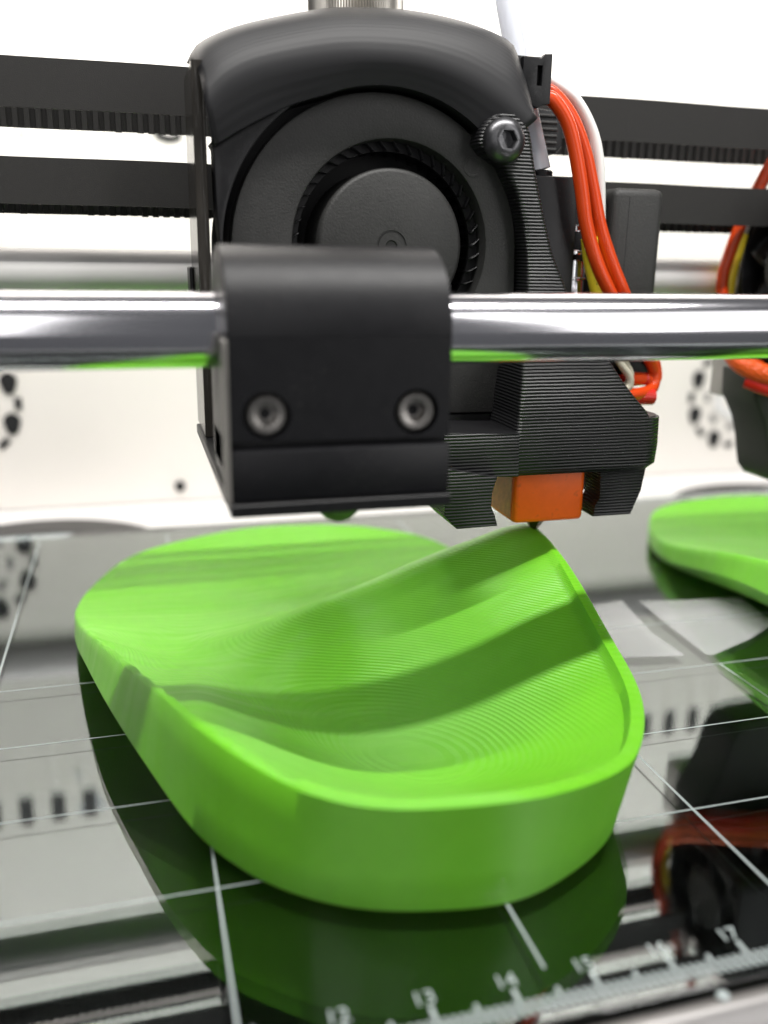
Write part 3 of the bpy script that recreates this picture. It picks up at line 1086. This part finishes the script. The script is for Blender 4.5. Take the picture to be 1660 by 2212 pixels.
wire([(174.8, 86.4, 112.4), (177.8, 86.2, 112.1), (182.6, 86, 109.4), (186.2, 85.8, 104.6), (188.0, 85.6, 99.5), (188.8, 85.6, 94), (189.8, 86, 87), (193, 88, 78)], 1.0, MT['white_wire'], head)
wire([(186.2, 83.6, 85.2), (186.9, 83.4, 81.4), (188.2, 83.2, 77.2), (189.8, 83.0, 72.6)], 1.6, MT['yellow'], head, 'label_wrap')
for k_, (q, r_) in enumerate(((0.2, 0.3), (0.45, 0.25), (0.7, 0.35))):
    bm = BM()
    px_, pz_ = 187.0+q*2.6, 83.2-q*9.0
    box(bm, px_-1.3, px_-0.5, 81.75, 81.95, pz_-r_*0.6, pz_+r_*0.6)
    link('label_mark', bm, MT['ink'], head)
wire([(193.6, 84.5, 64), (195.6, 84.0, 61.2), (197.4, 83.8, 59.0), (197.7, 83.8, 57.3), (196.7, 83.8, 56.3), (195.6, 83.8, 56.8)], 0.75, MT['beige_wire'], head)
wire([(195.4, 85.2, 64), (197.0, 85.0, 61.4), (198.2, 84.9, 59.4), (197.9, 84.9, 57.4), (196.8, 85, 56.6)], 0.75, MT['beige_wire'], head)
bm = BM()
box(bm, 198.4, 204.2, 87.5, 95, 57.2, 66, 0.7)
link('fan_plug', bm, MT['black'], head)
bm = BM()
sweep(bm, [(192.5, 85.6, 54.6), (198, 85.6, 54.7), (204.2, 85.8, 54.5)], 1.75, 16, 6)
link('heat_shrink', bm, MT['deep_red'], head)
bm = BM()
sweep(bm, [(197.5, 87.4, 57.6), (203.6, 87.6, 57.9)], 1.3, 16, 6)
link('heat_shrink', bm, MT['deep_red'], head)
bm = BM()
box(bm, 189, 200, 90, 100, 52, 64, 0.5)
link('heater_cover', bm, MT['deep'], head)

# --- filament tube
bm = BM()
sweep(bm, [(161, 97, 200), (166.5, 93, 146), (170.2, 91, 126), (173.0, 90.2, 115), (175.6, 89.4, 105), (177.6, 88.4, 97.3)], 1.95, 24, 10)
tag(link('filament_tube', bm, MT['tube'], base=(177.6, 88.4, 97.3)), 'pale translucent filament tube curving into the collar beside the black hood', 'tube')

# ================================================================== SECOND HEAD
h2_ = thing('print_carriage', 'second black print head with open fan blades, braided orange sleeve and yellow wires', 'print head', (255, 95, 32))
FXX = 240.0
fo = [(81, 66), (111, 66), (111, 95.6), (81, 95.6)]


def rrect(y0, y1, z0, z1, r):
    o = []
    for cy, cz, a0 in ((y1-r, z1-r, 0), (y0+r, z1-r, PI/2), (y0+r, z0+r, PI), (y1-r, z0+r, 1.5*PI)):
        o += [(cy+r*math.cos(a0+q), cz+r*math.sin(a0+q)) for q in np.linspace(0, PI/2, 6)]
    return o


bm = BM()
FCY, FCZ = 96.0, 80.6
poly_holes(bm, rrect(81, 111, 65.6, 95.6, 2.5), [circ(FCY, FCZ, 13.9, 64)]+[circ(FCY+sy*12, FCZ+sz*12, 1.6, 20) for sy in (-1, 1) for sz in (-1, 1)], FXX, FXX+10, 'YZ', 0.4)
f2 = link('fan_frame', bm, MT['black'], h2_)
bm = BM()
lathe(bm, [(7.2, 8), (7.2, -0.4), (6.6, -0.9), (0.2, -0.9)], (FXX+1.4, FCY, FCZ), (1, 0, 0), 60)
link('fan_hub', bm, MT['fan'], f2)
bm = BM()
box(bm, FXX+9, FXX+9.8, 81.5, 110.5, 66.2, 95, 0)
link('fan_back', bm, MT['deep'], f2)
for i in range(7):
    a = 2*PI*i/7+0.3
    bm = BM()
    rows = []
    for rr_ in (6.8, 9.2, 11.4, 13.3):
        row = []
        for t in np.linspace(-0.5, 0.5, 7):
            th = a+t*0.8+(rr_-7)*0.05
            row.append((FXX+4.6+t*6.5, FCY+rr_*math.cos(th), FCZ+rr_*math.sin(th)))
        rows.append(row)
    loft(bm, rows)
    o = link('fan_blade', bm, MT['black'], f2, sharp=60)
    mm = o.modifiers.new('thickness', 'SOLIDIFY')
    mm.thickness = 0.7*S
wire([(247.0, 103, 118), (243.0, 104, 108), (239.2, 105.5, 99), (236.8, 106.5, 92), (234.6, 107.5, 84), (233.6, 107.8, 76), (235.6, 106, 66), (238, 103, 61), (242, 97, 56.4)], 1.35, MT['red_wire'], h2_)
wire([(251.0, 108, 118), (246.0, 108.5, 107), (242.6, 109, 99.6), (240.0, 109.5, 92), (238.6, 110, 86.6)], 1.2, MT['white_wire'], h2_)
wire([(257.0, 106, 118), (251.0, 106, 106), (247.5, 106, 98.6), (246, 104, 93)], 1.35, MT['deep_red'], h2_)
wire([(238.8, 109.6, 87.6), (237.4, 109.4, 82), (236.2, 109, 76), (236.6, 107.6, 69)], 1.35, MT['yellow'], h2_)
wire([(240.2, 112.2, 84.6), (239.4, 112, 79), (238.6, 111.4, 72)], 0.9, MT['yellow'], h2_)
wire([(232.0, 101, 63), (233.0, 97, 59.6), (236.4, 93, 57.6), (242, 89, 56.4), (252, 85, 56.2), (262, 84, 57)], 2.2, MT['sleeve'], h2_, 'braided_sleeve')
wire([(234.2, 96, 55.8), (238, 92, 54.2), (244, 88.5, 53.4), (252, 87, 53.4), (262, 84, 54)], 1.7, MT['deep_red'], h2_, 'heat_shrink')
# curved duct under the second fan
bm = BM()
outl = [(236.6, 57.5), (237.0, 51.6), (238.0, 50.0)]+[(238.0+q[0], q[1]) for q in ((2.4, 46), (4.0, 41.5), (5.0, 37), (5.8, 34), (8, 31.6), (12, 30.6))]+[(272, 30.6), (272, 58)]
poly_holes(bm, outl, [], 96, 108, 'XZ', 0.6)
link('fan_duct', bm, MT['fan'], h2_, sharp=50)
bm = BM()
box(bm, 239, 262, 108.5, 116, 50, 66, 0.6)
link('mount_block', bm, MT['alu'], h2_)
bm = BM()
box(bm, 251, 280, 84, 116, 58, 112, 1.0)
link('head_body', bm, MT['black'], h2_)
bm = BM()
box(bm, 247, 262, 88, 104, 58.2, 65, 0.5)
link('hot_end_cover', bm, MT['black'], h2_)

# strip helper properties
for o in bpy.data.objects:
    if '_base' in o:
        del o['_base']
